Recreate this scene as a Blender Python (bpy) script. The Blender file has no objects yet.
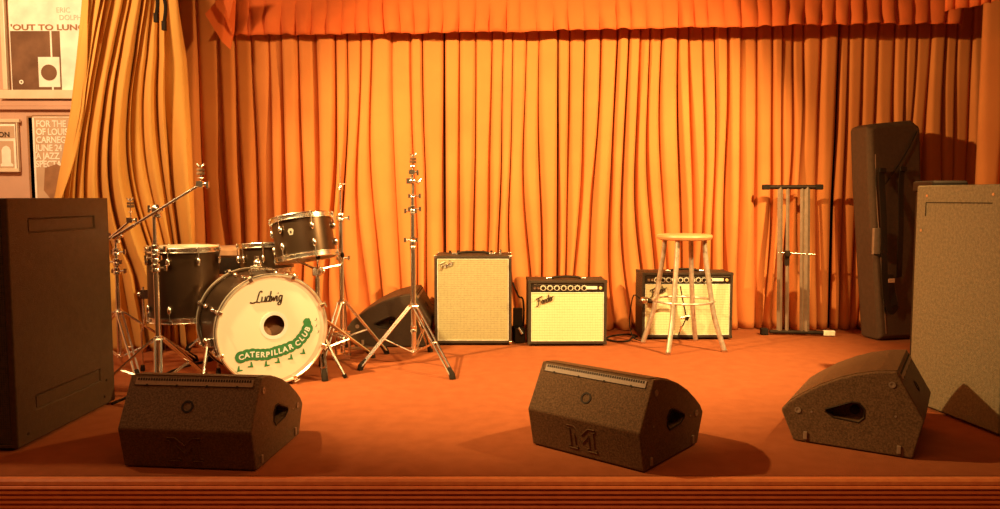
import bpy, bmesh, math, random
from mathutils import Vector, Matrix
random.seed(7)
R = math.radians
scn = bpy.context.scene
col = scn.collection
PI = math.pi

# ------------------------------------------------------------------ camera
FPX, TILT, EYE = 760.0, R(4.25), 0.94          # focal in pixels of the 1000 px frame
cam_d = bpy.data.cameras.new('camera'); cam = bpy.data.objects.new('camera', cam_d); col.objects.link(cam)
cam_d.sensor_width = 36; cam_d.lens = FPX*36/1000; cam_d.clip_start = .05
cam.location = (0, 0, EYE); cam.rotation_euler = (R(90)-TILT, 0, 0)
scn.camera = cam
scn.view_settings.view_transform = 'Standard'; scn.view_settings.look = 'None'
scn.view_settings.gamma = 1; scn.view_settings.use_curve_mapping = False
scn.view_settings.exposure = 0.0

# ------------------------------------------------------------------ light
w = bpy.data.worlds.new('world'); scn.world = w; w.use_nodes = True
w.node_tree.nodes['Background'].inputs[0].default_value = (1, .36, .10, 1)
w.node_tree.nodes['Background'].inputs[1].default_value = .10

def spot(name, loc, aim, power, size, blend, color, rad=.04):
    l = bpy.data.lights.new(name, 'SPOT'); l.energy = power; l.color = color
    l.spot_size = R(size); l.spot_blend = blend; l.shadow_soft_size = rad
    o = bpy.data.objects.new(name, l); col.objects.link(o); o.location = loc
    o.rotation_euler = (Vector(aim)-Vector(loc)).to_track_quat('-Z', 'Y').to_euler()
    return o
AMB = (1, .69, .27)
spot('stage_spot_left', (-2.0, 2.95, 2.42), (.9, 5.0, .30), 800, 88, .7, AMB, .035)
spot('stage_spot_right', (2.4, 3.2, 2.40), (.1, 5.1, .30), 800, 88, .7, AMB, .035)
spot('stage_spot_middle', (.5, 1.9, 2.45), (.45, 4.8, .35), 330, 54, .9, AMB, .06)
spot('drum_fill', (-.9, 1.6, 2.45), (-1.15, 3.9, .35), 150, 36, .9, (1, .76, .38), .06)  # added fill lamp to brighten the drum head
def area(name, loc, aim, power, sx, sy, color):
    l = bpy.data.lights.new(name, 'AREA'); l.energy = power; l.color = color; l.shape = 'RECTANGLE'; l.size = sx; l.size_y = sy
    o = bpy.data.objects.new(name, l); col.objects.link(o); o.location = loc
    o.rotation_euler = (Vector(aim)-Vector(loc)).to_track_quat('-Z', 'Y').to_euler()
area('house_light', (0, 1.5, 2.5), (0, 3.2, .3), 28, 3.4, .4, (1, .42, .12))
area('wall_light', (-2.7, 3.0, 2.45), (-2.6, 4.7, 1.3), 55, .3, .2, (1, .68, .34))

# ------------------------------------------------------------------ helpers
def at(px, py, Y):
    """a point seen at (px,py), Y metres into the room"""
    u = (px-500)/FPX; v = (254.5-py)/FPX
    d = Vector((u, math.cos(TILT)+v*math.sin(TILT), -math.sin(TILT)+v*math.cos(TILT)))
    t = Y/d.y
    return Vector((d.x*t, Y, EYE+d.z*t))
def fl(px, py):
    u = (px-500)/FPX; v = (254.5-py)/FPX
    d = Vector((u, math.cos(TILT)+v*math.sin(TILT), -math.sin(TILT)+v*math.cos(TILT)))
    t = -EYE/d.z
    return Vector((d.x*t, d.y*t, 0))

def mat(name, color, rough=.6, metal=0, noise=None, bump=None, c2=None, spec=None, sheen=0, trans=0, coat=0):
    m = bpy.data.materials.new(name); m.use_nodes = True; nt = m.node_tree; b = nt.nodes['Principled BSDF']
    b.inputs['Base Color'].default_value = (*color, 1); b.inputs['Roughness'].default_value = rough
    b.inputs['Metallic'].default_value = metal
    if spec is not None: b.inputs['Specular IOR Level'].default_value = spec
    if max(color) < .12 and not metal: b.inputs['Specular Tint'].default_value = (1, .66, .42, 1)
    if sheen: b.inputs['Sheen Weight'].default_value = sheen; b.inputs['Sheen Tint'].default_value = (*color, 1)
    if coat: b.inputs['Coat Weight'].default_value = coat
    if trans: b.inputs['Transmission Weight'].default_value = trans
    if noise or bump:
        tc = nt.nodes.new('ShaderNodeTexCoord')
    if noise:
        n = nt.nodes.new('ShaderNodeTexNoise'); n.inputs['Scale'].default_value = noise; n.inputs['Detail'].default_value = 4
        nt.links.new(tc.outputs['Object'], n.inputs['Vector'])
        r = nt.nodes.new('ShaderNodeValToRGB'); r.color_ramp.elements[0].position = .35; r.color_ramp.elements[1].position = .65
        r.color_ramp.elements[0].color = (*color, 1); r.color_ramp.elements[1].color = (*(c2 or [c*1.3 for c in color]), 1)
        nt.links.new(n.outputs[0], r.inputs[0]); nt.links.new(r.outputs[0], b.inputs['Base Color'])
    if bump:
        sc, st = bump
        n2 = nt.nodes.new('ShaderNodeTexNoise'); n2.inputs['Scale'].default_value = sc; n2.inputs['Detail'].default_value = 3
        nt.links.new(tc.outputs['Object'], n2.inputs['Vector'])
        bp = nt.nodes.new('ShaderNodeBump'); bp.inputs['Strength'].default_value = st; bp.inputs['Distance'].default_value = .004
        nt.links.new(n2.outputs[0], bp.inputs['Height']); nt.links.new(bp.outputs[0], b.inputs['Normal'])
    return m

def grid_mat(name, base, dark, sx, sz, width=.35, rough=.7, axes=('X', 'Z'), metal=0):
    """woven / perforated surface: a fine grid in object space"""
    m = bpy.data.materials.new(name); m.use_nodes = True; nt = m.node_tree; b = nt.nodes['Principled BSDF']
    tc = nt.nodes.new('ShaderNodeTexCoord'); sp = nt.nodes.new('ShaderNodeSeparateXYZ'); nt.links.new(tc.outputs['Object'], sp.inputs[0])
    outs = []
    for ax, s in zip(axes, (sx, sz)):
        mu = nt.nodes.new('ShaderNodeMath'); mu.operation = 'MULTIPLY'; mu.inputs[1].default_value = s; nt.links.new(sp.outputs[ax], mu.inputs[0])
        fr = nt.nodes.new('ShaderNodeMath'); fr.operation = 'FRACT'; nt.links.new(mu.outputs[0], fr.inputs[0])
        lt = nt.nodes.new('ShaderNodeMath'); lt.operation = 'LESS_THAN'; lt.inputs[1].default_value = width; nt.links.new(fr.outputs[0], lt.inputs[0])
        outs.append(lt)
    mx = nt.nodes.new('ShaderNodeMath'); mx.operation = 'MAXIMUM'
    nt.links.new(outs[0].outputs[0], mx.inputs[0]); nt.links.new(outs[1].outputs[0], mx.inputs[1])
    n = nt.nodes.new('ShaderNodeTexNoise'); n.inputs['Scale'].default_value = 90; nt.links.new(tc.outputs['Object'], n.inputs['Vector'])
    mm = nt.nodes.new('ShaderNodeMath'); mm.operation = 'MULTIPLY'; nt.links.new(mx.outputs[0], mm.inputs[0]); nt.links.new(n.outputs[0], mm.inputs[1])
    ad = nt.nodes.new('ShaderNodeMath'); ad.operation = 'MULTIPLY'; ad.inputs[1].default_value = 1.5; nt.links.new(mm.outputs[0], ad.inputs[0])
    mix = nt.nodes.new('ShaderNodeMix'); mix.data_type = 'RGBA'; nt.links.new(ad.outputs[0], mix.inputs[0])
    mix.inputs[6].default_value = (*base, 1); mix.inputs[7].default_value = (*dark, 1)
    nt.links.new(mix.outputs[2], b.inputs['Base Color']); b.inputs['Roughness'].default_value = rough; b.inputs['Metallic'].default_value = metal
    return m

M = {}
M['curtain'] = mat('orange curtain fabric', (.60, .180, .038), .9, noise=3, c2=(.65, .205, .044), bump=(260, .15))
M['drape'] = mat('mustard curtain fabric', (.62, .29, .06), .9, noise=3, c2=(.68, .33, .07), bump=(260, .15), sheen=.2)
M['valance'] = mat('orange valance fabric', (.62, .11, .016), .9, noise=4, c2=(.68, .13, .02), bump=(260, .15))
M['carpet'] = mat('red orange carpet', (.30, .079, .024), .97, noise=14, c2=(.34, .092, .029), bump=(450, .6), spec=.1)
M['tread'] = mat('ribbed stage edge', (.72, .19, .055), .6, noise=30, c2=(.80, .24, .07), bump=(80, .3))
M['paint'] = mat('tan wall paint', (.62, .36, .24), .8, noise=5, c2=(.68, .40, .27))
M['ceil'] = mat('dark ceiling', (.06, .035, .02), .9, noise=4)
M['dark'] = mat('dark backing', (.03, .015, .01), .95, noise=4)
M['tex_black'] = mat('textured black paint', (.060, .032, .015), .42, noise=60, c2=(.08, .043, .02), bump=(330, .6), spec=.3)
M['wedge'] = mat('textured dark paint', (.085, .043, .020), .5, noise=160, c2=(.17, .086, .040), bump=(420, .7), spec=.22)
M['wedge_shaded'] = mat('shaded speaker paint', (.022, .013, .008), .5, noise=160, c2=(.035, .02, .012), bump=(420, .7))  # wedge paint darkened to put the rear monitor's shade into its colour
M['wedge_edge'] = mat('lighter brown grille edge', (.24, .13, .065), .5, noise=160)
M['right_cab'] = mat('speckled brown black paint', (.15, .105, .05), .5, noise=90, c2=(.23, .16, .08), bump=(300, .8))
M['black'] = mat('black plastic', (.016, .010, .007), .6, noise=50, spec=.25)
M['rubber'] = mat('black rubber', (.016, .011, .008), .8, noise=40, spec=.2)
M['tolex'] = mat('black vinyl covering', (.035, .026, .018), .5, noise=120, c2=(.05, .032, .02), bump=(500, .8), spec=.3)
M['shell'] = mat('satin black drum wrap', (.075, .040, .020), .33, metal=.8, noise=6, c2=(.09, .048, .025))
M['chrome'] = mat('chrome', (.92, .86, .74), .24, metal=1, noise=20, c2=(.9, .84, .74))
M['dull'] = mat('brushed metal', (.62, .52, .40), .32, metal=1, noise=80, c2=(.7, .6, .48))
M['stoolmetal'] = mat('worn steel', (.66, .55, .42), .35, metal=.6, noise=40, c2=(.5, .38, .26))
M['greybar'] = mat('grey painted steel', (.28, .18, .11), .45, metal=.4, noise=30, c2=(.34, .22, .14))
M['wood'] = mat('worn wood seat', (.60, .27, .10), .45, noise=12, c2=(.70, .34, .14))
M['head'] = mat('cream drum head', (.88, .84, .62), .45, noise=5, c2=(.9, .86, .65))
M['headpink'] = mat('worn pinkish drum head', (.82, .60, .44), .5, noise=8, c2=(.84, .66, .5))
M['clearhead'] = mat('coated head', (.62, .52, .38), .4, noise=8)
M['hoop'] = mat('black lacquer hoop', (.06, .035, .02), .3, noise=6)
M['inlay'] = mat('silver hoop inlay', (.75, .65, .5), .3, metal=.7, noise=20)
M['green'] = mat('green print', (.03, .20, .05), .6, noise=60, c2=(.04, .25, .07))
M['white'] = mat('off white print', (.88, .86, .78), .6, noise=30, c2=(.92, .9, .82))
M['ink'] = mat('dark ink', (.035, .02, .012), .5, noise=60)
M['grille'] = grid_mat('woven silver grille cloth', (.74, .62, .34), (.52, .42, .21), 95, 60, .22)
M['grille_dark'] = grid_mat('woven sparkle grille cloth', (.42, .35, .17), (.25, .19, .09), 110, 85, .33)
M['perf'] = grid_mat('perforated metal grille', (.10, .06, .035), (.01, .008, .006), 120, 120, .5, .5)
M['panel'] = mat('black control panel', (.02, .014, .01), .3, noise=40)
M['cream'] = mat('cream knob', (.78, .70, .52), .5, noise=50)
M['bag'] = mat('black brown nylon', (.075, .040, .022), .6, noise=50, c2=(.09, .048, .027), bump=(300, .5), spec=.3)
M['bagtrim'] = mat('nylon webbing', (.014, .009, .006), .6, noise=80, spec=.3)
M['frame'] = mat('pale wood frame', (.80, .62, .42), .35, noise=15, c2=(.84, .68, .48))
M['paper'] = mat('white print paper', (.88, .80, .68), .5, noise=8)
M['picdark'] = mat('brown picture', (.14, .065, .035), .25, noise=7, c2=(.24, .12, .065))
M['picmid'] = mat('tan poster paper', (.58, .38, .24), .5, noise=6, c2=(.66, .44, .28))
M['red_ink'] = mat('faded red print', (.78, .48, .38), .6, noise=20)
M['brown_ink'] = mat('brown print', (.30, .14, .06), .6, noise=20)
M['glass'] = mat('picture glass', (1, 1, 1), .03, trans=1, noise=3, c2=(1, 1, 1))
M['glass'].node_tree.nodes['Principled BSDF'].inputs['IOR'].default_value = 1.3
M['feltm'] = mat('dark felt', (.10, .05, .025), .9, noise=40)
M['cushion'] = mat('brown seat fabric', (.35, .17, .08), .8, noise=20)

class MB:
    def __init__(s): s.v = []; s.f = []; s.mi = []; s.M = Matrix.Identity(4); s.cur = 0; s.sm = []
    def add(s, vs, fs, smooth=False):
        n = len(s.v); s.v += [tuple(s.M @ Vector(v)) for v in vs]
        for f in fs: s.f.append([i+n for i in f]); s.mi.append(s.cur); s.sm.append(smooth)
        return s
    def box(s, c, d):
        x, y, z = c; a, b, e = d[0]/2, d[1]/2, d[2]/2
        vs = [(x+i*a, y+j*b, z+k*e) for i in (-1, 1) for j in (-1, 1) for k in (-1, 1)]
        return s.add(vs, [(0, 1, 3, 2), (4, 6, 7, 5), (0, 4, 5, 1), (2, 3, 7, 6), (0, 2, 6, 4), (1, 5, 7, 3)])
    def tube(s, p, q, r, r2=None, n=12):
        p, q = Vector(p), Vector(q); r2 = r if r2 is None else r2
        return s.path([p, q], [r, r2], n)
    def path(s, pts, r, n=8, closed=False):
        pts = [Vector(p) for p in pts]; rr = r if isinstance(r, (list, tuple)) else [r]*len(pts)
        vs = []; fs = []; L = len(pts)
        prev = None
        for i, p in enumerate(pts):
            if closed: t = pts[(i+1) % L]-pts[i-1]
            else: t = pts[min(i+1, L-1)]-pts[max(i-1, 0)]
            if t.length < 1e-9: t = Vector((0, 0, 1))
            t.normalize()
            if prev is None:
                a = Vector((0, 0, 1)) if abs(t.z) < .9 else Vector((1, 0, 0))
                x = t.cross(a).normalized()
            else: x = (prev-t*prev.dot(t)).normalized()
            prev = x; y = t.cross(x)
            for k in range(n):
                a = 2*PI*k/n; vs.append(p+(x*math.cos(a)+y*math.sin(a))*rr[i])
        m = L if closed else L-1
        for i in range(m):
            for k in range(n):
                a = i*n+k; b = i*n+(k+1) % n; j = ((i+1) % L)*n
                fs.append((a, b, j+(k+1) % n, j+k))
        s.add(vs, fs, True)
        if not closed:
            base = len(s.v)-len(vs)
            s.f.append([base+k for k in range(n)][::-1]); s.mi.append(s.cur); s.sm.append(False)
            s.f.append([base+(L-1)*n+k for k in range(n)]); s.mi.append(s.cur); s.sm.append(False)
        return s
    def lathe(s, prof, n=32, o=(0, 0, 0), axis=(0, 0, 1), closed=False):
        """prof = [(r,z)...] about axis through o"""
        q = Vector(axis).to_track_quat('Z', 'Y').to_matrix(); o = Vector(o); vs = []; fs = []
        for (r, z) in prof:
            for k in range(n):
                a = 2*PI*k/n; vs.append(o+q @ Vector((r*math.cos(a), r*math.sin(a), z)))
        L = len(prof); m = L if closed else L-1
        for i in range(m):
            j = (i+1) % L
            for k in range(n): fs.append((i*n+k, i*n+(k+1) % n, j*n+(k+1) % n, j*n+k))
        if not closed and prof[0][0] > 1e-6: fs.append(tuple(range(n))[::-1])
        if not closed and prof[-1][0] > 1e-6: fs.append(tuple((L-1)*n+k for k in range(n)))
        return s.add(vs, fs, True)
    def prism(s, outline, d, Mx=None):
        """outline in local xy, thickness d along local z"""
        Mx = Mx or Matrix.Identity(4); n = len(outline)
        vs = [Mx @ Vector((x, y, 0)) for x, y in outline]+[Mx @ Vector((x, y, d)) for x, y in outline]
        fs = [tuple(range(n))[::-1], tuple(range(n, 2*n))]+[(i, (i+1) % n, n+(i+1) % n, n+i) for i in range(n)]
        return s.add(vs, fs)
    def ball(s, c, r, n=10, sc=(1, 1, 1)):
        vs = []; fs = []; m = n//2+1
        for i in range(m+1):
            th = PI*i/m
            for k in range(n):
                a = 2*PI*k/n; vs.append((c[0]+r*sc[0]*math.sin(th)*math.cos(a), c[1]+r*sc[1]*math.sin(th)*math.sin(a), c[2]+r*sc[2]*math.cos(th)))
        for i in range(m):
            for k in range(n): fs.append((i*n+k, i*n+(k+1) % n, (i+1)*n+(k+1) % n, (i+1)*n+k))
        return s.add(vs, fs, True)
    def text(s, txt, size, depth, Mx, shear=0, align='LEFT', bold=0, space=1):
        c = bpy.data.curves.new('lettering', 'FONT'); c.body = txt; c.size = size; c.extrude = depth/2; c.shear = shear; c.align_x = align
        c.offset = bold; c.resolution_u = 3; c.space_character = space
        o = bpy.data.objects.new('lettering', c); me = bpy.data.meshes.new_from_object(o)
        s.add([Mx @ v.co for v in me.vertices], [tuple(p.vertices) for p in me.polygons])
        bpy.data.objects.remove(o); bpy.data.curves.remove(c); bpy.data.meshes.remove(me)
        return s
    def build(s, name, mats, parent=None, bevel=0, seg=2, cut=None):
        me = bpy.data.meshes.new(name); me.from_pydata(s.v, [], s.f)
        if not isinstance(mats, (list, tuple)): mats = [mats]
        for m in mats: me.materials.append(m)
        me.polygons.foreach_set('material_index', s.mi); me.polygons.foreach_set('use_smooth', s.sm)
        bm = bmesh.new(); bm.from_mesh(me); bmesh.ops.remove_doubles(bm, verts=bm.verts, dist=1e-6)
        bmesh.ops.recalc_face_normals(bm, faces=bm.faces); bm.to_mesh(me); bm.free(); me.update()
        if any(s.sm): me.set_sharp_from_angle(angle=R(42))
        o = bpy.data.objects.new(name, me); col.objects.link(o)
        if cut:
            cme = bpy.data.meshes.new('cut'); cme.from_pydata(cut.v, [], cut.f)
            bm = bmesh.new(); bm.from_mesh(cme); bmesh.ops.recalc_face_normals(bm, faces=bm.faces); bm.to_mesh(cme); bm.free()
            co = bpy.data.objects.new('cut', cme); col.objects.link(co)
            b = o.modifiers.new('b', 'BOOLEAN'); b.object = co; b.operation = 'DIFFERENCE'; b.solver = 'EXACT'
            bpy.context.view_layer.update()
            dg = bpy.context.evaluated_depsgraph_get()
            new = bpy.data.meshes.new_from_object(o.evaluated_get(dg), depsgraph=dg)
            o.modifiers.clear(); o.data = new; new.name = name
            bpy.data.objects.remove(co)
        if bevel:
            b = o.modifiers.new('bevel', 'BEVEL'); b.width = bevel; b.segments = seg; b.limit_method = 'ANGLE'; b.angle_limit = R(40)
        if parent: o.parent = parent
        return o

def thing(name, label, cat, loc=(0, 0, 0), rz=0, group=None):
    o = bpy.data.objects.new(name, None); col.objects.link(o); o.empty_display_size = .05
    o.location = loc; o.rotation_euler = (0, 0, rz); o['label'] = label; o['category'] = cat
    if group: o['group'] = group
    return o
def tag(o, label, cat, group=None):
    o['label'] = label; o['category'] = cat
    if group: o['group'] = group
    return o
def struct(name, mb, m, **k):
    o = mb.build(name, m, **k); o['kind'] = 'structure'; return o
def dup(root, loc, rz, label, sc=1):
    r = root.copy(); col.objects.link(r); r.location = loc; r.rotation_euler = (0, 0, rz); r['label'] = label; r.scale = (sc,)*3
    def rec(a, b):
        for ch in list(a.children):
            c = ch.copy(); col.objects.link(c); c.parent = b; rec(ch, c)
    rec(root, r)
    return r
def smooth_pts(pts, k=5):
    P = [Vector(p) for p in pts]; out = []
    for i in range(len(P)-1):
        a, b, c, d = P[max(i-1, 0)], P[i], P[i+1], P[min(i+2, len(P)-1)]
        for j in range(k):
            t = j/k
            out.append(.5*((2*b)+(-a+c)*t+(2*a-5*b+4*c-d)*t*t+(-a+3*b-3*c+d)*t**3))
    out.append(P[-1]); return out

# ------------------------------------------------------------------ the room
DROP = -.42
struct('floor', MB().box((.2, 4.1+.01, -.03), (7.6, 3.2, .06)), M['carpet'])                 # the carpeted stage top, front edge y=2.51
lowf = struct('floor', MB().box((.2, .75, DROP-.03), (7.6, 3.6, .06)), M['carpet'])
# ribbed moulding on the stage edge: a nosing and stepped ribs
m = MB()
prof = [(2.515, 0.0), (2.487, 0.0), (2.478, -.006), (2.474, -.016)]
y = 2.476; z = -.018
for k in range(6):
    prof += [(y+.001, z), (y-.007, z-.003), (y-.011, z-.008), (y-.009, z-.0115), (y-.001, z-.0125)]
    z -= .0152; y -= .003
prof += [(2.48, z), (2.515, z)]
n = len(prof)
vs = [(-3.6, a, b) for a, b in prof]+[(4.0, a, b) for a, b in prof]
m.add(vs, [tuple(range(n)), tuple(range(n, 2*n))[::-1]]+[(i, (i+1) % n, n+(i+1) % n, n+i) for i in range(n)])
struct('trim_1', m, M['tread'])
struct('wall_front', MB().box((.2, 2.54, (DROP+z)/2-.0), (7.6, .05, abs(DROP)-abs(z))), M['carpet'])
struct('wall_back', MB().box((.85, 5.75, .98), (6.3, .1, 3.0)), M['dark'])
struct('wall_left', MB().box((-3.15, 4.97, .98), (2.0, .1, 3.0)), M['paint'])
struct('wall_left_side', MB().box((-3.65, 1.9, .98), (.1, 6.2, 3.0)), M['paint'])
struct('wall_right', MB().box((4.05, 2.4, .98), (.1, 7.0, 3.0)), M['paint'])
struct('ceiling', MB().box((.2, 2.6, 2.65), (7.8, 6.8, .08)), M['ceil'])
a = at(0, 108, 4.9)
struct('trim_2', MB().box((-3.0, 4.905, a.z), (1.3, .035, .022)).box((-3.0, 4.91, a.z+.03), (1.3, .02, .035)), M['paint'], bevel=.003)

# ------------------------------------------------------------------ curtains
def vnoise(seed):
    rnd = random.Random(seed); t = [rnd.uniform(-1, 1) for _ in range(256)]
    def f(x):
        i = math.floor(x); u = x-i; u = u*u*(3-2*u); return t[i % 256]*(1-u)+t[(i+1) % 256]*u
    return f
def curtain(name, base, z0, z1, widths, amp_top, amp_bot, seed, material, label, cat='curtain', rows=44, drift=.08, hem=0, parent=None, group=None, ptop=8, pbot=3):
    """base(u,v)->(x,y) of the unpleated cloth, u across, v from top 0 to bottom 1; widths are pleat widths summing to anything"""
    rnd = random.Random(seed); tot = sum(widths); n1 = vnoise(seed); n2 = vnoise(seed+1); n3 = vnoise(seed+2); n4 = vnoise(seed+5)
    K = 12; us = []; acc = 0
    for i, wd in enumerate(widths):
        am = rnd.uniform(.6, 1.25); sk = rnd.uniform(.35, .65)
        for k in range(K):
            us.append((acc+wd*k/K, k/K, i, am, sk))
        acc += wd
    us.append((tot, 0, len(widths), 1, .5))
    vs = []; fs = []; W = len(us)
    for r in range(rows+1):
        v = r/rows; z = z1+(z0-z1)*v
        for (s, t, i, am, sk) in us:
            ds = drift*(v**1.2)*(n1(s*2.2+v*1.6)+.6*n2(s*5+v*2.3+9))
            ds *= max(0, min(1, s/.2, (tot-s)/.2))
            u = (s+ds)/tot
            x, y = base(u, v)
            tt = t/sk*.5 if t < sk else .5+(t-sk)/(1-sk)*.5
            p = ptop+(pbot-ptop)*min(1, v*1.6)
            h = 1-abs(2*tt-1)**p
            A = amp_top+(amp_bot-amp_top)*v
            off = A*am*h*(1+.5*n3(i*3.1+v*3))+.025*v*n4(s*1.5+v*2)
            # local normal of the base line
            x2, y2 = base(u+.002, v); tx, ty = x2-x, y2-y; L = math.hypot(tx, ty) or 1
            nx, ny = ty/L, -tx/L
            zz = z
            if r == rows and hem: zz = z+hem*n2(s*14)
            vs.append((x+nx*off, y+ny*off, zz))
    for r in range(rows):
        for c in range(W-1): a = r*W+c; fs.append((a, a+1, a+W+1, a+W))
    mb = MB(); mb.add(vs, fs, True)
    o = mb.build(name, material, parent)
    so = o.modifiers.new('thick', 'SOLIDIFY'); so.thickness = .003; so.offset = -1
    if parent is None: tag(o, label, cat, group)
    return o
def wlist(total, mean, seed, var=.35):
    rnd = random.Random(seed); out = []
    while sum(out) < total: out.append(mean*rnd.uniform(1-var, 1+var))
    k = total/sum(out); return [a*k for a in out]
def line(x0, y0, x1, y1): return lambda u, v: (x0+(x1-x0)*u, y0+(y1-y0)*u)
YC = 5.46
ZT = 2.35
curtain('stage_curtain', line(-2.35, 5.42, -.395, YC), .004, ZT, wlist(1.96, .115, 11), .04, .10, 21, M['curtain'],
        'orange pleated back curtain hanging behind the drum kit')
curtain('stage_curtain', line(-.385, YC, .405, YC), .004, ZT, wlist(.82, .12, 12), .04, .095, 31, M['curtain'],
        'orange back curtain panel behind the two left guitar amplifiers')
curtain('stage_curtain', line(.41, YC, 2.37, YC), .004, ZT, wlist(1.96, .10, 13), .045, .11, 41, M['curtain'],
        'wide orange back curtain panel behind the stool and folded stand')
curtain('stage_curtain', line(2.378, YC-.02, 3.50, 5.42), .004, ZT, wlist(1.12, .10, 14), .03, .08, 51, M['curtain'],
        'orange curtain panel behind the tall black gig bag')
curtain('stage_curtain', line(3.10, 4.98, 3.9, 4.8), .004, ZT, wlist(.8, .13, 15), .03, .05, 61, M['curtain'],
        'bright orange curtain panel at the far right edge')
# mustard drape at the left: gathered at the top, sweeping down to the left
def interp(tab, z):
    if z >= tab[0][0]: return tab[0][1]
    for (a, b), (c, d) in zip(tab, tab[1:]):
        if z >= c:
            t = (z-a)/(c-a); return b+(d-b)*t
    return tab[-1][1]
Lp = [(at(82, 0, 4.4).z+.3, at(86, 0, 4.4).x)]+[(at(px, py, 4.4).z, at(px, py, 4.4).x) for px, py in ((82, 0), (76, 60), (70, 110), (62, 150), (52, 198), (40, 260), (45, 350))]
Rp = [(at(180, 0, 4.8).z+.3, at(176, 0, 4.8).x)]+[(at(px, py, 4.8).z, at(px, py, 4.8).x) for px, py in ((176, 0), (186, 60), (191, 140), (194, 220), (196, 345))]
def drape_base(u, v):
    z = ZT+(0-ZT)*v
    l = interp(Lp, z); r = interp(Rp, z)
    g = max(u, 0)**(1+.35*math.sin(PI*min(1, v*1.3)))+min(u, 0)
    sag = .10*math.sin(PI*min(1, v*1.25))*math.sin(PI*min(1, max(0, u)))
    return l+(r-l)*g-sag, 4.40+.42*g
curtain('side_curtain', drape_base, .004, ZT, wlist(.95, .095, 16, .8), .05, .12, 71, M['drape'],
        'mustard curtain gathered at left, sweeping past the posters', drift=.08, pbot=1.8, ptop=2, rows=60)
# valance
def val(name, path, z1, zb, widths, seed, label, parent=None):
    return curtain(name, path, zb, z1, widths, .012, .03, seed, M['valance'], label, 'valance', rows=10, drift=.012, hem=.010, parent=parent, ptop=3, pbot=3)
VY = 5.33
zl = at(235, 36, VY).z; zr = at(960, 24, VY-.18).z
vt = thing('valance', 'orange pleated valance across the top of the stage', 'valance', (0, 0, 0))
def vmain():
    rnd = random.Random(5); ws = wlist(5.05, .108, 17, .12)
    o = curtain('pleated_cloth', line(at(235, 36, VY).x, VY, at(962, 24, VY-.18).x, VY-.18), 1.95, ZT, ws, .006, .035, 81, M['valance'], '', parent=vt, rows=12, drift=.012, ptop=3, pbot=2.5)
    me = o.data; x0 = at(235, 36, VY).x; x1 = at(962, 24, VY-.18).x
    nn = vnoise(99)
    for v in me.vertices:
        k = (ZT-v.co.z)/(ZT-1.95); t = (v.co.x-x0)/(x1-x0)
        zb = zl+(zr-zl)*t+.007*nn(v.co.x*17)
        v.co.z = ZT-(ZT-zb)*k
vmain()
# the folded flap at the valance's left end
fa = [at(205, 14, 5.11), at(228, -12, 5.16), at(236, -10, 5.21), at(234, 30, 5.21), at(230, 49, 5.16), at(222, 42, 5.13)]
m = MB(); m.add([tuple(p) for p in fa]+[(p.x, p.y+.012, p.z) for p in fa],
                [(0, 1, 2, 3, 4, 5), (11, 10, 9, 8, 7, 6)]+[(i, (i+1) % 6, 6+(i+1) % 6, 6+i) for i in range(6)])
fb = [at(222, -5, 5.09), at(236, -12, 5.0), at(233, 36, 5.18), at(229, 20, 5.09)]
m.add([tuple(p) for p in fb]+[(p.x, p.y+.01, p.z) for p in fb], [(0, 1, 2, 3), (7, 6, 5, 4)]+[(i, (i+1) % 4, 4+(i+1) % 4, 4+i) for i in range(4)])
m.build('folded_end', M['valance'], vt)
o = curtain('valance', line(at(950, 10, 4.5).x, 4.55, at(1060, 0, 4.2).x, 4.25), at(955, 9, 4.5).z, ZT, wlist(.7, .09, 18), .01, .035, 91, M['valance'],
        'short orange valance swag at the top right corner', 'valance', rows=8, drift=.02, hem=.02)
for px, L_, lab in ((152, 16, 'black strap hanging over the mustard curtain, left of two'), (160, 24, 'black strap hanging over the mustard curtain, right of two')):
    p = at(px, -14, 4.36); q = at(px+4, L_, 4.38)
    m = MB(); m.path(smooth_pts([p, (p+q)/2+Vector((.02, 0, 0)), q]), .010, 6); m.box((q.x, q.y, q.z-.01), (.022, .02, .05))
    tag(m.build('strap', M['rubber']), lab, 'strap')

# ------------------------------------------------------------------ pictures on the left wall
YW = 4.905
def rect(mb, x0, y0, x1, y1, Y, th=.004):
    a, b = at(x0, y0, Y), at(x1, y1, Y)
    mb.box(((a.x+b.x)/2, Y, (a.z+b.z)/2), (abs(b.x-a.x), th, abs(a.z-b.z))); return mb
def framebox(x0, y0, x1, y1, w_, Y, th):
    m = MB(); rect(m, x0, y0, x1, y0+w_, Y, th); rect(m, x0, y1-w_, x1, y1, Y, th); rect(m, x0, y0+w_, x0+w_, y1-w_, Y, th); rect(m, x1-w_, y0+w_, x1, y1-w_, Y, th); return m
def wtext(mb, txt, px, py, hpx, Y, bold=0, sx=1, align='LEFT', dy=0, space=1):
    p = at(px, py, Y); h = hpx/FPX*Y/.70
    Mx = Matrix.Translation((p.x, Y, p.z)) @ Matrix.Rotation(R(90), 4, 'X') @ Matrix.Diagonal((sx, 1, 1, 1))
    mb.text(txt, h, .001, Mx, bold=bold, align=align, space=space); return mb
t = thing('framed_poster', 'pale framed album poster with clock-like disc, above the ledge', 'picture', at(40, 96, YW))
def relp(o, t): o.parent = t; o.matrix_parent_inverse = Matrix.Translation(-Vector(t.location)); return o
def unp(mb, name, m_, t, **k):      # world-space mesh re-expressed in the thing's own space
    mb.v = [tuple(Vector(v)-Vector(t.location)) for v in mb.v]
    return mb.build(name, m_, t, **k)
unp(framebox(0, -10, 96, 99, 9, YW-.016, .03), 'frame', M['frame'], t, bevel=.004)
unp(rect(MB(), 8, -2, 88, 92, YW-.006, .006), 'print', M['paper'], t)
unp(rect(MB(), 10, 31, 62, 90, YW-.011, .002), 'dark_picture', M['picdark'], t)
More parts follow.
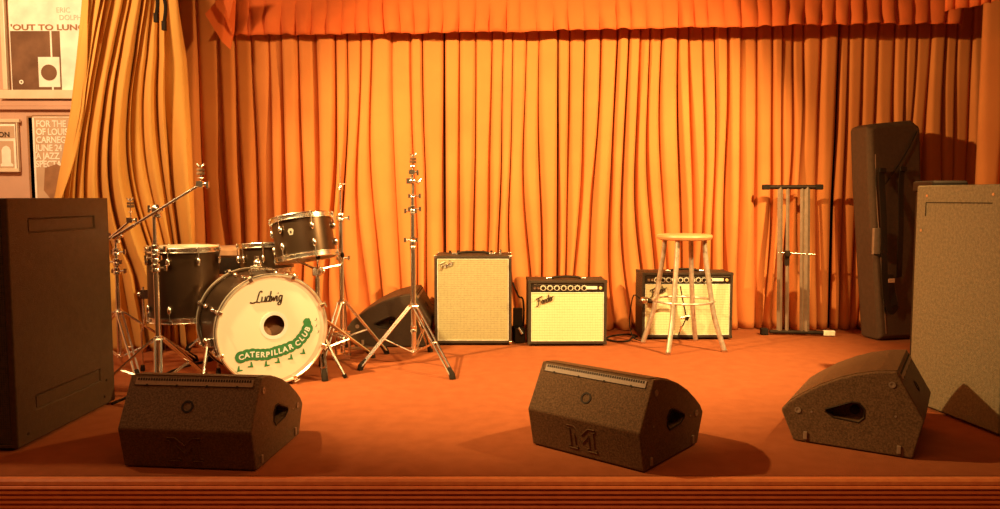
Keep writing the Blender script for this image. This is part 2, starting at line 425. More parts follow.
mb = MB(); rect(mb, 38, 57, 60.5, 87, YW-.0135, .0015); rect(mb, 51.3, 31, 52.2, 90, YW-.0135, .001)
unp(mb, 'pale_card', M['paper'], t)
p = at(49, 72.5, YW-.016); unp(MB().lathe([(0, 0), (.050, 0), (.050, .002), (0, .002)], 24, p, (0, -1, 0)), 'dark_disc', M['picdark'], t)
p = at(21.5, 82, YW-.014); unp(MB().lathe([(.006, 0), (.014, 0), (.014, .002), (.006, .002)], 16, p, (0, -1, 0), closed=True), 'pale_ring', M['paper'], t)
mb = MB(); wtext(mb, "'OUT TO LUNCH", 10.5, 30, 5.4, YW-.011, bold=.0015, sx=1.36); unp(mb, 'lettering', M['brown_ink'], t)
mb = MB(); wtext(mb, "ERIC", 56, 12.5, 5, YW-.011, sx=.95); wtext(mb, "DOLPHY", 59, 20, 5, YW-.011, sx=.95); unp(mb, 'lettering', M['red_ink'], t)
t = thing('framed_picture', 'small pale framed picture with a white rounded shape, below the ledge', 'picture', at(5, 170, YW))
unp(framebox(-24, 119, 20, 172, 3.6, YW-.012, .022), 'frame', M['frame'], t, bevel=.003)
unp(rect(MB(), -20, 122, 17, 169, YW-.004, .004), 'print', M['paper'], t)
mb = MB(); rect(mb, -20, 126, 14.5, 138, YW-.008, .002); rect(mb, -20, 141, 14.5, 168, YW-.008, .002)
unp(mb, 'dark_picture', M['picmid'], t)
mb = MB(); o = [(-6, 0), (6.5, 0), (6.5, 2), (4.5, 3.5), (4.5, 16), (3, 19), (0, 20.5), (-3, 19), (-4.5, 16), (-4.5, 3.5), (-6, 2)]
p = at(7, 166.5, YW-.010); k = YW/FPX
mb.prism([(a*k, b*k) for a, b in o], .002, Matrix.Translation(p) @ Matrix.Rotation(R(90), 4, 'X'))
unp(mb, 'pale_shape', M['paper'], t)
mb = MB(); wtext(mb, 'TON', -6, 137, 5, YW-.011, bold=.001); unp(mb, 'lettering', M['ink'], t)
t = thing('jazz_poster', 'tan jazz concert poster with white capitals, below the ledge', 'poster', at(60, 250, YW))
unp(rect(MB(), 32, 115, 105, 255, YW-.004, .005), 'paper', M['picmid'], t)
unp(framebox(32, 115, 105, 255, .8, YW-.008, .003), 'border', M['brown_ink'], t)
unp(framebox(34, 117, 103, 253, .6, YW-.008, .003), 'inner_border', M['paper'], t)
mb = MB()
for i, s in enumerate(('FOR THE', 'OF LOUIS', 'CARNEGIE', 'JUNE 24', 'A JAZZ', 'SPECTACLE')):
    wtext(mb, s, 36, 126.8+8.05*i, 6.3, YW-.008, bold=.0012, sx=.86, space=.95)
unp(mb, 'lettering', M['paper'], t)
mb = MB(); pts = [(0, 0), (12, -4), (24, 4), (30, 22), (26, 42), (32, 60), (4, 62), (10, 38), (-2, 22)]
p = at(45, 168, YW-.008); mb.prism([(a*k, -b*k) for a, b in pts], .002, Matrix.Translation(p) @ Matrix.Rotation(R(90), 4, 'X'))
unp(mb, 'portrait_silhouette', M['brown_ink'], t)

# ------------------------------------------------------------------ floor monitors
PROF = [(0, .0), (-.032, .143), (.062, .31), (.12, .303), (.19, .285), (.25, .262), (.32, .226), (.385, .182), (.43, .147), (.457, .112), (.41, 0)]
def make_wedge(label, loc, rz, mt='wedge'):
    t = thing('stage_monitor', label, 'floor monitor', loc, rz, 'floor monitors on the stage')
    HW = .24
    side = lambda: Matrix(((0, 0, 1, -HW), (1, 0, 0, 0), (0, 1, 0, 0), (0, 0, 0, 1)))
    body = MB(); body.prism([(y, z+.004) for y, z in PROF], 2*HW, side())
    cut = MB()
    hp = [(.15, .105), (.25, .105), (.30, .135), (.30, .15), (.19, .185), (.165, .185), (.145, .16)]
    hp = [(.17, .10), (.28, .108), (.315, .128), (.315, .142), (.20, .192), (.168, .190), (.145, .165), (.145, .125)]
    hp = [(.225+(y-.225)*.78, .145+(z-.145)*.8) for y, z in hp]
    for sx in (-HW-.02, HW-.045):
        Mx = Matrix(((0, 0, 1, sx), (1, 0, 0, 0), (0, 1, 0, 0), (0, 0, 0, 1)))
        cut.prism(hp, .065, Mx)
    body.build('cabinet', M[mt], t, bevel=.009, seg=3, cut=cut)
    # handle rims, latches and screws on each side
    for sg in (-1, 1):
        x = sg*(HW)
        m = MB(); m.path([(x, y, z) for y, z in hp], .0028, 6, closed=True)
        m.ball((sg*(HW-.04), .20, .145), .018, 10, (.5, 1, 1)); hnd = m.build('handle_recess', M['black'], t)
        for yy, zz in ((.075, .265), (.395, .125)):
            m = MB(); m.lathe([(0, 0), (.011, 0), (.012, .003), (.006, .003), (.005, .001), (0, .001)], 14, (x, yy, zz), (sg, 0, 0)); m.build('screw', M['greybar'], t)
        for yy, zz in ((.06, .15), (.345, .125)):
            m = MB(); m.lathe([(0, 0), (.004, 0), (.004, .002), (0, .002)], 10, (x, yy, zz), (sg, 0, 0)); m.build('screw', M['greybar'], t)
        for yy in (.045, .365):
            m = MB(); m.box((x+sg*.002, yy, .03), (.008, .014, .03)); m.build('rubber_foot', M['greybar'], t, bevel=.002)
    # curved grille over the speaker side
    arc = [(y, z+.004) for y, z in PROF[2:10]]; m = MB(); vs = []; 
    for y, z in arc: vs += [(-HW+.018, y, z+.003), (HW-.018, y, z+.003), (-HW+.018, y, z-.004), (HW-.018, y, z-.004)]
    fs = []
    for i in range(len(arc)-1):
        a = 4*i; fs += [(a, a+1, a+5, a+4), (a+2, a+6, a+7, a+3), (a, a+4, a+6, a+2), (a+1, a+3, a+7, a+5)]
    fs += [(0, 2, 3, 1), (4*len(arc)-4, 4*len(arc)-3, 4*len(arc)-1, 4*len(arc)-2)]
    m.add(vs, fs); m.build('grille', M[mt], t)
    # folded grille edge on the rear panel, with its row of perforations
    d = Vector((0, .094, .167)).normalized(); nrm = Vector((0, -.167, .094)).normalized()
    P0 = Vector((0, -.032, .147))
    e = P0+d*.160
    m = MB(); rot = Matrix((( 1, 0, 0, 0), (0, d.y, nrm.y, 0), (0, d.z, nrm.z, 0), (0, 0, 0, 1)))
    m.M = Matrix.Translation(e) @ rot; m.box((0, .009, .0015), (2*HW-.05, .026, .004))
    m.cur = 1
    for i in range(44): m.box((-HW+.035+i*(2*HW-.07)/43, .016, .0035), (.0065, .009, .0016))
    for x in (-.17, -.06, .05, .16): m.box((x, -.004, .0022), (.008, .006, .004))
    m.box((0, -.0045, .001), (2*HW-.045, .0018, .003))
    m.build('grille_edge', [M['wedge_edge'], M['black']], t)
    m = MB(); m.M = Matrix.Translation(P0+d*.083+Vector((-.005, 0, 0))) @ rot
    m.lathe([(.0150, -.002), (.0150, .0025), (.0215, .0025), (.0215, -.002)], 32, closed=True); m.build('ring_emblem', M['black'], t)
    # raised outline of the letter M on the lower rear panel
    d2 = Vector((0, -.032, .143)).normalized(); n2 = Vector((0, -.143, -.032)).normalized()
    m = MB(); m.M = Matrix(((1, 0, 0, -.005), (0, d2.y, n2.y, .0), (0, d2.z, n2.z, .004), (0, 0, 0, 1)))
    W = .060
    Mo = [(-W, .118), (-W*.52, .118), (0, .088), (W*.52, .118), (W, .118), (W, .108), (W*.84, .106), (W*.84, .040), (W, .038), (W, .028), (W*.36, .028), (W*.36, .038), (W*.5, .040), (W*.5, .088), (0, .056), (-W*.5, .088), (-W*.5, .040), (-W*.36, .038), (-W*.36, .028), (-W, .028), (-W, .038), (-W*.84, .040), (-W*.84, .106), (-W, .108)]
    m.path([(a, b, .0008) for a, b in Mo], .0021, 6, closed=True)
    m.build('letter_emblem', M[mt], t)
    return t
# (each copy below is turned and placed on its own spot)
w1 = make_wedge('dark wedge floor monitor at the left, in front of the bass drum', (-1.078, 2.577, 0), R(-5.7))
dup(w1, (.309, 2.690, 0), R(-39.9), 'dark wedge floor monitor at front centre, its corner towards us')
dup(w1, (1.612, 2.876, 0), R(58.1), 'wedge floor monitor side-on at right, by the tall right loudspeaker')
make_wedge('dark wedge floor monitor standing behind the centre cymbal stand', (-.475, 5.0, 0), R(91), 'wedge_shaded').scale = (1.08,)*3

# ------------------------------------------------------------------ main loudspeakers
def main_speaker(label, loc, rz, W, D, H, face, material, kind):
    """local: x to the right, y depth, front at y=0, origin at the centre of the base. face=+1: the side seen is +x"""
    t = thing('loudspeaker', label, 'loudspeaker', loc, rz)
    x = face*W/2
    cut = MB()
    if kind == 'left':
        for zc in (H-.105, .155): cut.box((x, .075+.27, zc), (.016, .46, .055))
        cut.box((0, 0, H/2), (W-.05, .03, H-.05))
    else:
        cut.box((0, 0, H/2), (W-.05, .03, H-.05))
    b = MB(); b.box((0, D/2, H/2+.006), (W, D, H-.012)); b.build('cabinet', material, t, bevel=.006, cut=cut)
    m = MB(); m.box((0, .010, H/2), (W-.052, .006, H-.052)); m.build('grille', M['perf'], t)
    if kind == 'left':
        for zc in (H-.105, .155):
            m = MB(); m.box((x-face*.006, .345, zc), (.004, .44, .043)); m.build('side_panel', material, t, bevel=.001)
        for yy, zz in ((.06, .05), (.60, .05), (.62, .12)):
            m = MB(); m.lathe([(0, 0), (.006, 0), (.006, .002), (0, .002)], 10, (x, yy, zz), (face, 0, 0)); m.build('screw', M['black'], t)
    else:
        m = MB(); m.box((x+face*.001, D*.52, H-.075), (.002, D*.72, .004)).box((x+face*.001, D*.88, H-.105), (.002, .004, .06)); m.build('panel_groove', M['black'], t)
        for yy, zz in ((.08, .04), (.46, .045), (.49, .20)):
            m = MB(); m.lathe([(0, 0), (.006, 0), (.006, .003), (0, .003)], 10, (x, D-yy if 0 else yy, H-zz), (face, 0, 0)); m.build('screw', M['dull'], t)
    for a in (-1, 1):
        for bb in (.05, D-.05):
            m = MB(); m.lathe([(.02, 0), (.022, .008)], 12, (a*(W/2-.05), bb, 0)); m.build('foot', M['rubber'], t)
    return t
main_speaker('tall dark loudspeaker cabinet at the left edge, with recessed side panels', (-2.112, 2.765, 0), R(-.9), .65, .69, .94, 1, M['tex_black'], 'left')
rs = main_speaker('tall brown-speckled loudspeaker cabinet at the right edge', (0, 0, 0), 0, .62, .53, .995, -1, M['right_cab'], 'right')
A = Vector((1.96, 2.93, 0)); B = Vector((1.89, 3.452, 0)); dv = (B-A).normalized(); rt = Vector((dv.y, -dv.x, 0))
rs.location = A+rt*.31; rs.rotation_euler = (0, 0, math.atan2(rt.y, rt.x))
p = at(940, 181, 3.72)
fc = thing('equipment_case', 'flat black case edge showing behind the right loudspeaker top', 'case', (p.x, 3.72, 0), 0)
MB().box((0, 0, (p.z-.05)/2), (.15, .16, p.z-.05)).build('case_body', M['black'], fc, bevel=.01)
MB().box((0, 0, p.z-.025), (.17, .18, .05)).build('lid', M['black'], fc, bevel=.01)

# ------------------------------------------------------------------ script lettering made of strokes
GL = {
 'F': (.78, [[(-.05, .80), (.05, .98), (.35, 1.0), (.95, 1.06)], [(.42, 1.0), (.38, .6), (.28, .15), (.12, -.1), (-.08, -.05)], [(.18, .55), (.4, .52), (.62, .6)]]),
 'e': (.36, [[(.02, .22), (.25, .32), (.24, .5), (.1, .5), (0, .2), (.1, 0), (.34, .1)]]),
 'n': (.42, [[(0, .5), (.04, .0)], [(.04, .3), (.2, .5), (.29, .4), (.27, .05), (.38, .05)]]),
 'd': (.44, [[(.28, .45), (.1, .5), (0, .2), (.1, 0), (.28, .2), (.36, .98)], [(.36, .98), (.28, .1), (.42, .03)]]),
 'r': (.34, [[(0, .5), (.04, .0)], [(.04, .3), (.15, .5), (.3, .48)]]),
 'L': (.66, [[(.62, .92), (.50, 1.03), (.36, .9), (.27, .5), (.18, .12), (.02, -.02), (-.25, -.04), (-.42, .04)], [(-.1, .0), (.2, .03), (.42, -.03), (.62, .06)]]),
 'u': (.44, [[(0, .5), (.0, .1), (.12, 0), (.28, .15), (.32, .5)], [(.32, .5), (.3, .05), (.42, .03)]]),
 'w': (.52, [[(0, .5), (.04, .02), (.2, .4), (.26, .02), (.44, .5)]]),
 'i': (.2, [[(.02, .5), (.02, .03), (.14, .03)], [(.09, .72), (.11, .78)]]),
 'g': (.42, [[(.28, .45), (.1, .5), (0, .2), (.12, .02), (.28, .25), (.31, .5), (.25, -.25), (.05, -.38), (-.03, -.2), (.3, .0)]]),
}
def script(mb, word, h, Mx, r, slant=.28):
    x = 0; old = mb.M.copy(); mb.M = mb.M @ Mx
    for ch in word:
        wd, strokes = GL[ch]
        for st in strokes:
            pts = smooth_pts([((x+a+b*slant)*h, b*h, 0) for a, b in st], 4)
            mb.path(pts, r, 5)
        x += wd
    mb.M = old; return mb

# ------------------------------------------------------------------ guitar amplifiers
FR = Matrix.Rotation(R(90), 4, 'X')
def amp(label, loc, rz, W, D, H, kind, ):
    t = thing('guitar_amplifier', label, 'amplifier', loc, rz, 'guitar amplifiers in front of the curtain')
    fz = .012
    cut = MB()
    e = .020
    if kind == 'cab': g0, g1 = fz+e, H-e; cut.box((0, 0, (g0+g1)/2), (W-2*e, .03, g1-g0))
    else: g0, g1 = fz+e, H-e-.055; cut.box((0, 0, (fz+H)/2), (W-2*e, .03, H-fz-2*e))
    b = MB(); b.box((0, D/2, (H+fz)/2), (W, D, H-fz)); b.build('cabinet', M['tolex'], t, bevel=.006, cut=cut)
    m = MB(); m.box((0, .009, (g0+g1)/2), (W-2*e-.008, .008, g1-g0-.008)); gr = m.build('grille_cloth', M['grille_dark' if kind == 'cab' else 'grille'], t, bevel=.002)
    m = MB(); pw = .0022
    for zz in (g0+.002, g1-.002): m.tube((-(W/2-e), .004, zz), (W/2-e, .004, zz), pw, n=6)
    for xx in (-(W/2-e-.002), W/2-e-.002): m.tube((xx, .004, g0), (xx, .004, g1), pw, n=6)
    m.build('piping', M['cream'], t)
    lh = .043 if kind != 'cab' else .034
    m = MB(); script(m, 'Fender', lh, Matrix.Translation((-(W/2-e)+.035 if kind != 'cab' else -(W/2-e)+.02, -.001, g1-.085 if kind != 'cab' else g1-.065)) @ FR @ Matrix.Rotation(R(20), 4, 'Z'), .0032)
    m.build('script_logo', M['chrome' if kind == 'cab' else 'ink'], t)
    if kind != 'cab':
        m = MB(); m.box((0, .008, H-e-.026), (W-2*e-.006, .006, .044)); pn = m.build('control_panel', M['panel'], t, bevel=.001)
        nk = 7 if kind == 'small' else 10
        kz = H-e-.028; xs = [(-W/2+e+.075)+i*(W-.22)/(nk-1)*.93 for i in range(nk)]
        for i, xx in enumerate(xs):
            k = MB(); k.lathe([(.0125, 0), (.012, .004), (.0085, .006), (.0078, .016), (0, .017)], 14, (xx, .005, kz), (0, -1, 0)); k.build('knob', M['black'], t)
            k = MB(); k.lathe([(.0128, 0), (.0165, 0), (.0165, .0015), (.0128, .0015)], 18, (xx, .005, kz), (0, -1, 0), closed=True); 
            for q in range(9):
                a = R(-40+q*32); k.box((xx+.0195*math.cos(a), .0045, kz+.0185*math.sin(a)), (.003, .001, .003))
            k.build('dial', M['cream'], pn)
        for xx in (-W/2+e+.022, -W/2+e+.044):
            k = MB(); k.lathe([(.009, 0), (.009, .004), (.004, .004), (.004, .001)], 12, (xx, .005, kz), (0, -1, 0)); k.build('jack_socket', M['chrome'], t)
        k = MB(); wd = .085; k.box((W/2-e-.085, .0045, kz+.002), (wd, .001, .019)); k.build('name_plate', M['cream'], pn)
        k = MB(); k.lathe([(.010, 0), (.010, .005), (0, .009)], 14, (W/2-e-.022, .005, kz), (0, -1, 0)); k.build('pilot_light', mat('amber jewel', (.8, .5, .2), .2, noise=5), t)
    # handle on the top
    m = MB(); hx = .10 if kind != 'cab' else .11; hy = D*.42
    m.path(smooth_pts([(-hx, hy, H+.003), (-hx*.7, hy, H+.012), (0, hy, H+.016), (hx*.7, hy, H+.012), (hx, hy, H+.003)]), .008, 8)
    m.build('handle', M['black'], t)
    for s in (-1, 1):
        m = MB(); m.box((s*(hx+.012), hy, H+.005), (.035, .026, .011)); m.build('handle_bracket', M['chrome'], t, bevel=.003)
    for sx in (-1, 1):
        for (yy, zz) in ((.004, H), (.004, fz), (D-.004, H)):
            sz = -1 if zz == H else 1
            m = MB(); m.box((sx*(W/2-.007), yy+(.010 if yy < .1 else -.010), zz+sz*.0075), (.018, .03, .019)); m.build('corner_protector', M['chrome' if kind == 'cab' else 'tolex'], t, bevel=.003)
    for sx in (-1, 1):
        for yy in (.04, D-.04):
            m = MB(); m.lathe([(.013, 0), (.015, fz+.001)], 12, (sx*(W/2-.05), yy, 0)); m.build('foot', M['rubber'], t)
    if kind == 'cab':
        m = MB(); m.box((0, D*.75, H+.001), (W-.1, .07, .004)); cp = m.build('top_panel', M['panel'], t)
        for i in range(6):
            k = MB(); k.lathe([(.009, 0), (.008, .014), (0, .014)], 12, (-.16+i*.055, D*.75, H+.003)); k.build('knob', M['black'], t)
        k = MB(); k.lathe([(.010, 0), (.010, .028), (.006, .032), (0, .032)], 12, (.175, D*.45, H)); k.build('plug', M['chrome'], t)
    return t
amp('tall black bass combo amplifier with silver sparkle grille, leftmost amplifier', (-.172, 4.80, 0), R(0), .492, .33, .575, 'cab')
amp('small black guitar amplifier with pale grille and control panel, middle amplifier', (.428, 4.775, 0), R(1), .50, .24, .42, 'small')
amp('wide black guitar amplifier with pale grille, behind the round stool', (1.243, 5.00, 0), R(0), .60, .25, .447, 'wide')

# microphones and cables hung over the right amplifier
t = thing('microphone', 'dark microphone on a cable hanging at the wide amplifier left side', 'microphone', (.945, 4.955, .27))
MB().ball((0, 0, 0), .027, 12, (1, 1, .9)).build('grille_head', M['dull'], t)
MB().path([(.02, 0, 0), (.05, 0, -.006), (.085, 0, -.012)], [.018, .015, .011], 10).build('microphone_body', M['black'], t)
MB().lathe([(.0185, -.003), (.0215, -.003), (.0215, .003), (.0185, .003)], 14, (.018, 0, 0), (1, 0, -.15), closed=True).build('collar', M['chrome'], t)
MB().path(smooth_pts([(-.024, 0, .01), (-.06, .03, .03), (-.07, .08, -.05), (-.075, .10, -.18), (-.05, .06, -.262), (.0, -.02, -.264)]), .004, 6).build('cable', M['rubber'], t)
t = thing('cable_coil', 'dark cable ends with chrome plugs hanging on the wide amplifier grille', 'cable', (1.19, 4.955, 0))
MB().path(smooth_pts([(0, .03, .36), (.015, 0, .25), (.03, -.012, .165), (.015, -.02, .12), (-.01, -.02, .07), (-.02, -.015, .02)]), .0045, 6).build('cable', M['rubber'], t)
MB().path([(.04, -.015, .165), (.03, -.016, .14)], [.014, .011], 10).build('plug', M['black'], t)
MB().path([(.0, -.02, .105), (-.012, -.02, .065)], [.010, .007], 10).build('plug', M['chrome'], t)
MB().path([(.055, -.015, .17), (-.005, -.012, .155)], [.011, .011], 8).build('connector', M['dull'], t)

# between the amplifiers
t = thing('footswitch_box', 'small dark pedal box with chrome switch between the two left amplifiers', 'pedal', (.122, 4.93, 0), R(10))
MB().box((0, 0, .05), (.07, .11, .1)).build('housing', M['black'], t, bevel=.006)
MB().path([(-.012, -.058, .105), (.012, -.066, .065)], [.011, .016], 12).build('chrome_switch', M['chrome'], t)
MB().box((0, .03, .16), (.06, .03, .12)).build('back_plate', M['black'], t, bevel=.005)
m = MB(); m.path(smooth_pts([(.085, 5.02, .38), (.105, 5.0, .33), (.125, 4.985, .29), (.150, 4.98, .275), (.158, 4.99, .18), (.150, 5.03, .02)]), .006, 6)
tag(m.build('instrument_cable', M['rubber']), 'black cable drooping between the two left amplifiers', 'cable')
m = MB(); m.path(smooth_pts([(.70, 4.98, .008), (.76, 4.90, .008), (.84, 4.92, .008), (.88, 5.02, .008), (.93, 5.10, .008), (.87, 5.16, .008), (.76, 5.1, .008), (.71, 5.02, .008)]), .006, 6)
tag(m.build('floor_cable', M['rubber']), 'black cable looped on the carpet between middle and wide amplifiers', 'cable')

# ------------------------------------------------------------------ stool
t = thing('bar_stool', 'round wooden-seat stool on four pale metal legs', 'stool', (1.150, 4.735, 0), R(14))
SZ = .715
m = MB(); m.lathe([(0, SZ-.034), (.150, SZ-.034), (.166, SZ-.028), (.172, SZ-.015), (.168, SZ-.003), (.155, SZ), (0, SZ-.004)], 40); m.build('seat', M['wood'], t)
for k in range(4):
    a = R(45+90*k-1); c, s = math.cos(a), math.sin(a)
    pts = [(.125*c, .125*s, SZ-.03), (.14*c, .14*s, .55), (.175*c, .175*s, .33), (.20*c, .20*s, .2), (.262*c, .262*s, .012)]
    m = MB(); m.path(smooth_pts(pts, 6), .0155, 10); lg = m.build('leg', M['stoolmetal'], t)
    m = MB(); m.lathe([(.016, 0), (.018, .004), (.0165, .014)], 10, (.264*c, .264*s, 0)); m.build('foot_cap', M['dull'], lg)
m = MB(); m.path([(.187*math.cos(2*PI*i/40), .187*math.sin(2*PI*i/40), .30) for i in range(40)], .0075, 8, closed=True); m.build('foot_ring', M['stoolmetal'], t)

# ------------------------------------------------------------------ folded keyboard stand
t = thing('keyboard_stand', 'folded keyboard stand of pale upright bars leaning on the curtain', 'stand', (2.02, 5.16, 0), R(-8))
H = 1.015
MB().tube((-.165, 0, .022), (.255, 0, .022), .014).build('bottom_bar', M['black'], t)
MB().tube((-.18, .09, H), (.165, .09, H), .015).build('top_bar', M['black'], t)
MB().box((.225, 0, .022), (.075, .034, .034)).build('end_cap', M['cream'], t, bevel=.004)
MB().box((-.20, 0, .024), (.05, .05, .045)).build('end_cap', M['rubber'], t, bevel=.006)
MB().box((-.195, .09, H), (.05, .04, .036)).build('end_cap', M['rubber'], t, bevel=.006)
MB().box((.155, .09, H), (.05, .04, .036)).build('end_cap', M['rubber'], t, bevel=.006)
for x, w_ in ((-.10, .018), (-.05, .012), (.045, .013), (.078, .019)):
    m = MB(); d = Vector((0, .09, H-.03)).normalized(); m.path([(x, 0, .03), (x, .09, H)], w_, 4); m.build('upright_bar', M['greybar'], t)
m = MB(); m.lathe([(.0, 0), (.020, 0), (.022, .012), (.018, .03), (0, .032)], 14, (-.055, .03, .56), (0, -1, 0)); m.box((-.055, .04, .53), (.03, .03, .10)); m.build('lock_knob', M['black'], t)
m = MB(); m.tube((-.11, .045, .565), (.13, .045, .555), .006); m.build('cross_pin', M['dull'], t)

# ------------------------------------------------------------------ gig bag
t = thing('gig_bag', 'tall black padded keyboard gig bag standing against the curtain', 'bag', (2.66, 4.98, 0), R(14))
lean = .06
outl = [(-.17, 0), (-.205, .55), (-.235, 1.02), (-.245, 1.40), (-.19, 1.42), (.10, 1.45), (.165, 1.41), (.175, 1.02), (.17, .45), (.15, .0), (.08, -.0), (-.12, 0)]
def bagM(): return Matrix(((1, 0, 0, 0), (0, lean, 1, 0), (0, 1, 0, .006), (0, 0, 0, 1)))
m = MB(); Mx = bagM()
n = len(outl)
def ring(off, sc): return [Mx @ Vector((x*sc, .7+(y-.7)*(1-(1-sc)*.35), off)) for x, y in outl]
r = [ring(-.005, .90), ring(.02, 1), ring(.16, 1), ring(.19, .94)]
vs = [v for q in r for v in q]; vs = [(v.x, v.y, max(v.z, .004)) for v in vs]
fs = [tuple(range(n)), tuple(range(3*n, 4*n))[::-1]]+[(j*n+i, j*n+(i+1) % n, (j+1)*n+(i+1) % n, (j+1)*n+i) for j in range(3) for i in range(n)]
m.add(vs, fs); bg = m.build('bag_body', M['bag'], t, bevel=.012, seg=3)
def bp(x, z, off=-.012): return (x, lean*z+off, z)
def strap_path(pts, wd=.03, th=.004, name='strap', mt='bagtrim', par=None):
    P = smooth_pts([bp(*p) for p in pts], 6); m = MB(); vs = []; fs = []
    for i, p in enumerate(P):
        d = (P[min(i+1, len(P)-1)]-P[max(i-1, 0)]).normalized(); s_ = Vector((d.z, 0, -d.x))
        if s_.length < .1: s_ = Vector((1, 0, 0))
        s_.normalize()
        for a, b in ((-1, 0), (1, 0), (1, 1), (-1, 1)): vs.append(p+s_*a*wd/2+Vector((0, -th*b, 0)))
    for i in range(len(P)-1):
        for k in range(4): fs.append((4*i+k, 4*i+(k+1) % 4, 4*i+4+(k+1) % 4, 4*i+4+k))
    fs += [(0, 1, 2, 3), (4*len(P)-1, 4*len(P)-2, 4*len(P)-3, 4*len(P)-4)]
    m.add(vs, fs); return m.build(name, M[mt], par or t)
strap_path([(-.16, 1.12, -.014), (-.18, 1.0, -.04), (-.185, .8, -.06), (-.175, .55, -.05), (-.145, .3, -.03), (-.10, .20, -.025), (-.05, .24, -.014)], .045)
strap_path([(.0, 1.12, -.014), (-.035, .98, -.04), (-.045, .75, -.05), (-.04, .5, -.03), (-.03, .42, -.014)], .04)
strap_path([(-.1, .44, -.014), (-.10, .36, -.02), (-.08, .24, -.03)], .05)
strap_path([(-.20, 1.36, -.0), (-.19, .9, -.004), (-.15, .4, -.004), (-.125, .05, -.004)], .006, name='zip', mt='dull')
strap_path([(-.13, 1.03, -.012), (.02, 1.22, -.012), (.12, 1.38, -.010)], .008, name='seam')
m = MB(); m.box(bp(-.215, .66, -.03), (.055, .02, .17)); m.build('pale_tag', M['greybar'], t, bevel=.003)
strap_path([(-.235, .60, -.01), (-.19, .57, -.03), (-.14, .60, -.03)], .03, name='grab_handle')
for x, z in ((-.16, 1.12), (.0, 1.13), (-.10, .40)):
    m = MB(); m.box(bp(x, z, -.026), (.05, .012, .03)); m.build('buckle', M['chrome' if z < .5 else 'black'], t, bevel=.003)

# ------------------------------------------------------------------ drums
def lugs(n, a0=0): return [a0+2*PI*k/n for k in range(n)]
def tom(name, label, loc, rot, r, h, n, a0=0, badge=None, parts_extra=None, cat='drum', zoff=0):
    """axis z, centre of the shell at origin offset"""
    t = thing(name, label, cat, loc); t.rotation_euler = rot
    z0 = zoff; z1 = zoff+h
    MB().lathe([(r-.006, z0+.006), (r, z0), (r, z1), (r-.006, z1-.006)], 48).build('shell', M['shell'], t)
    for nm, zz, s in (('top_hoop', z1, 1), ('bottom_hoop', z0, -1)):
        q = [(r+.003, -.012*s), (r+.012, -.010*s), (r+.012, -.006*s), (r+.006, -.003*s), (r+.006, .014*s), (r+.013, .016*s), (r+.011, .020*s), (r-.001, .018*s), (r+.002, .010*s)]
        MB().lathe([(a, zz+b) for a, b in q], 48, closed=True).build(nm, M['chrome'], t)
        MB().lathe([(0, zz+.004*s), (r-.004, zz+.004*s), (r+.003, zz), (r+.003, zz-.003*s), (0, zz+.001*s)], 48).build('drum_head', M['clearhead'], t)
    for a in lugs(n, a0):
        c, s_ = math.cos(a), math.sin(a)
        for zz, sg in ((z1-.055, 1), (z0+.055, -1)) if h > .16 else (((z0+z1)/2, 1),):
            m = MB(); m.M = Matrix.Translation((0, 0, zz)) @ Matrix.Rotation(a, 4, 'Z')
            m.ball((r+.010, 0, 0), .015, 10, (.8, .75, 1.5)); lg = m.build('lug', M['chrome'], t)
            m = MB(); m.M = Matrix.Rotation(a, 4, 'Z')
            e = z1+.012 if sg > 0 else z0-.012
            m.tube((r+.014, 0, zz), (r+.014, 0, e), .003, n=6); m.box((r+.012, 0, e-sg*.006), (.014, .018, .010)); m.tube((r+.014, 0, e), (r+.014, 0, e+sg*.010), .0045, n=6)
            m.build('tension_rod', M['chrome'], lg)
    if badge is not None:
        m = MB(); m.M = Matrix.Rotation(badge, 4, 'Z') @ Matrix.Translation((r, 0, z1-.075)) @ Matrix(((0, 0, 1, 0), (1, 0, 0, 0), (0, 1, 0, 0), (0, 0, 0, 1)))
        m.prism([(-.016, .006), (-.009, .018), (.009, .018), (.016, .006), (.009, -.016), (-.009, -.016)], .002); b = m.build('badge', M['inlay'], t)
        m = MB(); m.M = Matrix.Rotation(badge, 4, 'Z') @ Matrix.Translation((r+.002, 0, z1-.075)) @ Matrix(((0, 0, 1, 0), (1, 0, 0, 0), (0, 1, 0, 0), (0, 0, 0, 1)))
        m.prism([(-.005, .006), (.005, .006), (.005, -.008), (-.005, -.008)], .001); m.build('badge_mark', M['ink'], b)
    return t

# floor tom
c = at(183, 249.5, 4.1); FTH = .36; fr = .182
ft = tom('floor_tom', 'large black floor tom behind the left boom stand', (c.x, 4.1, 0), (0, 0, 0), fr, FTH, 8, R(-90), zoff=c.z-FTH)
for a in (R(185), R(-25), R(80)):
    m = MB(); m.M = Matrix.Rotation(a, 4, 'Z'); z0 = c.z-FTH
    m.path([(fr+.035, 0, z0+.16), (fr+.035, 0, z0-.04), (fr+.05, 0, z0-.09), (fr+.05, 0, .02)], .006, 8); lg = m.build('leg', M['chrome'], ft)
    m = MB(); m.M = Matrix.Rotation(a, 4, 'Z'); m.box((fr+.022, 0, z0+.12), (.045, .03, .05)); m.ball((fr+.055, 0, z0+.12), .013); m.tube((fr+.05, -.025, z0+.12), (fr+.05, .025, z0+.12), .006); m.build('leg_bracket', M['chrome'], ft)
    m = MB(); m.M = Matrix.Rotation(a, 4, 'Z'); m.lathe([(.011, 0), (.014, .012), (.010, .035)], 10, (fr+.05, 0, 0)); m.build('rubber_foot', M['rubber'], lg)

